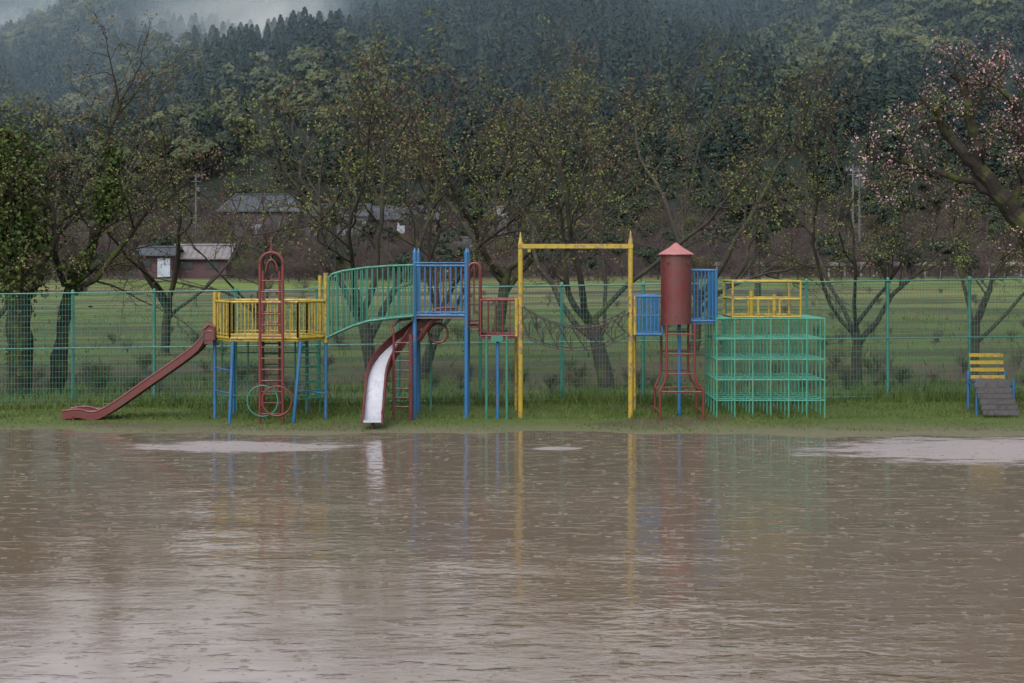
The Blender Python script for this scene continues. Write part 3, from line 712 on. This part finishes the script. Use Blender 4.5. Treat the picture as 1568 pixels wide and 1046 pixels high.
for DD in (23.4,24.25):
    for s,(pa,pc) in ((-1,(1017,1007)),(1,(1059,1072))):
        mb.tube([(X(pa,D),DD,z0+.02),(X(pa,D),DD,Z(570,D)),(X(pa,D)+s*.04,DD,Z(583,D)),(X(pc,D),DD,Z(596,D)),(X(pc,D),DD,-.05)],.020,8)
    for py in (510,540,570): mb.tube([(X(1017,D),DD,Z(py,D)),(X(1059,D),DD,Z(py,D))],.012,6)
    for py in (597,): mb.tube([(X(1007,D),DD,Z(py,D)),(X(1072,D),DD,Z(py,D))],.016,6)
for px in (1007,1072):
    for py in (597,628): mb.tube([(X(px,D),23.4,Z(py,D)),(X(px,D),24.25,Z(py,D))],.016,6)
mkobj('red_legs_and_ladder',mb,[RED],e)
mb=MB()
mb.tube([(X(1040,24),24,-.05),(X(1040,24),24,z0)],.03,8)
for DD in (23.8,24.7):
    rail(mb,(X(972,D),DD,Z(512,D)),(X(1014,D),DD,Z(512,D)),(X(972,D),DD,Z(454,D)),(X(1014,D),DD,Z(454,D)),7,.02,.014)
    mb.tube([(X(972,D),DD,Z(483,D)),(X(1014,D),DD,Z(483,D))],.01,6)
    rail(mb,(X(1058,D),DD+.1,Z(492,D)),(X(1098,D),DD+.1,Z(492,D)),(X(1058,D),DD+.1,Z(414,D)),(X(1098,D),DD+.1,Z(414,D)),7,.02,.012)
    mb.tube([(X(1098,D),DD+.1,Z(495,D)),(X(1098,D),DD+.1,Z(412,D))],.026,8)
mb.box((X(993,D),24.25,Z(513,D)),(.46,.9,.04)); mb.box((X(1078,D),24.35,Z(494,D)),(.44,.9,.04))
rail(mb,(X(1098,D),23.9,Z(492,D)),(X(1098,D),24.8,Z(492,D)),(X(1098,D),23.9,Z(414,D)),(X(1098,D),24.8,Z(414,D)),7,.018,.01)
mkobj('blue_railings_and_deck',mb,[BLUE],e)

# ---- jungle gym with yellow crow's nest
e=empty('jungle_gym',(X(1180,24.4),24.4,0))
mb=MB(); xa,xb=3.42,5.22; ya,yb=23.75,25.1; top=Z(488,23.75)
nxg,nyg,nzg=6,4,5
for i_ in range(nxg+1):
    for j_ in range(nyg+1):
        x=xa+(xb-xa)*i_/nxg; y=ya+(yb-ya)*j_/nyg
        mb.tube([(x,y,-.05 if True else 0),(x,y,top)],.0135,6)
for k_ in range(1,nzg+1):
    z=0.0+top*k_/nzg
    for i_ in range(nxg+1): x=xa+(xb-xa)*i_/nxg; mb.tube([(x,ya,z),(x,yb,z)],.0115,6)
    for j_ in range(nyg+1): y=ya+(yb-ya)*j_/nyg; mb.tube([(xa-.02,y,z+.002),(xb+.02,y,z+.002)],.0125,6)
mkobj('green_lattice',mb,[paint('jungle_gym_green',(0.035,0.22,0.15),(0.09,0.14,0.09))],e)
mb=MB(); za=top+.01
xs_=[X(1122,23.8),X(1161,23.8),X(1194,23.8),X(1226,23.8)]
for DD in (23.8,24.8):
    for z_ in (za+.02,Z(458,23.8),Z(431,23.8)): mb.tube([(xs_[0],DD,z_),(xs_[3],DD,z_)],.018,8)
    for x in xs_: mb.tube([(x,DD,za),(x,DD,Z(431 if x in (xs_[0],xs_[3]) else 458,23.8))],.018,8)
for x in (xs_[0],xs_[3]):
    for z_ in (za+.02,Z(458,23.8),Z(431,23.8)): mb.tube([(x,23.8,z_),(x,24.8,z_)],.018,8)
mb.tube([(xs_[1]-.03,24.3,za),(xs_[1]-.03,24.3,Z(445,24.3))],.04,8); mb.tube([(xs_[2],24.3,za),(xs_[2],24.3,Z(450,24.3))],.035,8)
mkobj('yellow_railing',mb,[YEL],e)

# ---- bench at right
e=empty('slatted_bench',(X(1517,24.3),24.3,gz(X(1517,24.3),24.3)))
mb=MB(); x0,x1=X(1488,24.3),X(1540,24.3)
for k,py in enumerate((544,555,566,577)): mb.box(((x0+x1)/2,24.45-.03*k,Z(py,24.4)),(x1-x0,.03,.06))
mkobj('yellow_back_slats',mb,[YEL],e)
mb=MB(); 
for k in range(4): mb.box((X(1516,24.1),24.3-.1*k,Z(582,24.2)-.005*k),(x1-x0,.085,.03))
for k in range(6): mb.box((X(1517+k*1.2,24.0),23.93-.05*k,Z(590+k*8,23.9)),((x1-x0)*1.04,.03,.08))
mkobj('grey_seat_and_front_boards',mb,[GREY],e)
mb=MB()
for x in (x0-.02,x1+.02): 
    mb.tube([(x,24.42,-.05),(x,24.42,Z(568,24.4))],.028,8); mb.tube([(x,23.98,-.05),(x,23.98,Z(582,24.1))],.026,8); mb.tube([(x,23.98,.55),(x,24.42,.6)],.02,8)
mkobj('blue_frame',mb,[BLUE],e)

# ------------------------------------------------------------ mist
def volmat(name,dens,col,noisy=None):
    m=bpy.data.materials.new(name); m.use_nodes=True; nt=m.node_tree; nt.nodes.clear()
    o=nt.nodes.new('ShaderNodeOutputMaterial'); vs=nt.nodes.new('ShaderNodeVolumeScatter'); vs.inputs['Color'].default_value=(*col,1); vs.inputs['Density'].default_value=dens; vs.inputs['Anisotropy'].default_value=0.0
    if noisy:
        tc=nt.nodes.new('ShaderNodeTexCoord').outputs['Object']
        ln=nt.nodes.new('ShaderNodeVectorMath'); ln.operation='LENGTH'; nt.links.new(tc,ln.inputs[0])
        fo=maprange(nt,ln.outputs['Value'],1.0,0.15)
        mp=nt.nodes.new('ShaderNodeMapping'); nt.links.new(tc,mp.inputs[0]); mp.inputs['Scale'].default_value=(1,0.5,1.3)
        nn=noise(nt,mp.outputs[0],noisy,4,0.6)
        d=math_(nt,'MULTIPLY',math_(nt,'MULTIPLY',fo,maprange(nt,nn,0.30,0.60)),dens)
        nt.links.new(d,vs.inputs['Density'])
    nt.links.new(vs.outputs[0],o.inputs['Volume']); return m
mb=MB(); mb.box((0,560,110),(1500,500,320)); mkobj('haze',mb,[volmat('haze_air',0.0009,(0.52,0.75,1.0))])
def puff(px,py,D,sx,sy,sz,dens,ry=0,ns=2.2):
    mb=MB(); mb.loft([[(math.cos(a)*math.cos(q),math.cos(a)*math.sin(q),math.sin(a)) for q in np.linspace(0,6.2832,20,endpoint=False)] for a in np.linspace(-1.5,1.5,11)])
    o=mkobj('mist_bank',mb,[volmat('mist_air',dens,(0.66,0.83,1.0),ns)]); o.location=(X(px,D),D,Z(py,D)); o.scale=(sx,sy,sz); o.rotation_euler=(0,ry,0)
# banks of mist hanging in front of and above the slope
puff(410,90,450,36,26,24,0.05,-0.8,1.3)
puff(330,40,520,65,36,28,0.025,-0.4,1.5)
puff(130,20,640,130,40,34,0.010,0)

# ------------------------------------------------------------ world, sun, camera
w=bpy.data.worlds.new('World'); scene.world=w; w.use_nodes=True; nt=w.node_tree; nt.nodes.clear()
o=nt.nodes.new('ShaderNodeOutputWorld'); bg=nt.nodes.new('ShaderNodeBackground'); sk=nt.nodes.new('ShaderNodeTexSky'); sk.sky_type='NISHITA'
sk.sun_disc=False; sk.sun_elevation=math.radians(48); sk.sun_rotation=math.radians(200); sk.air_density=1.0; sk.dust_density=4; sk.altitude=0
hs=nt.nodes.new('ShaderNodeHueSaturation'); hs.inputs['Saturation'].default_value=0.2; hs.inputs['Value'].default_value=2.25
nt.links.new(sk.outputs[0],hs.inputs['Color']); nt.links.new(hs.outputs[0],bg.inputs[0]); bg.inputs[1].default_value=0.145; nt.links.new(bg.outputs[0],o.inputs[0])
sl=bpy.data.lights.new('sun','SUN'); sl.energy=0.5; sl.angle=math.radians(40); sl.color=(1,0.98,0.96)
so=bpy.data.objects.new('sun',sl); scene.collection.objects.link(so); so.rotation_euler=(math.radians(42),0,math.radians(-20)); so.location=(0,0,30)
cam=bpy.data.cameras.new('camera'); co=bpy.data.objects.new('camera',cam); scene.collection.objects.link(co)
cam.sensor_width=36; cam.lens=36*FP/1568; cam.shift_y=-123/1568; cam.clip_end=4000; cam.clip_start=0.1
co.location=(0,0,H); co.rotation_euler=(math.radians(90),0,0); scene.camera=co
scene.view_settings.view_transform='Standard'; scene.view_settings.look='None'; scene.view_settings.exposure=0
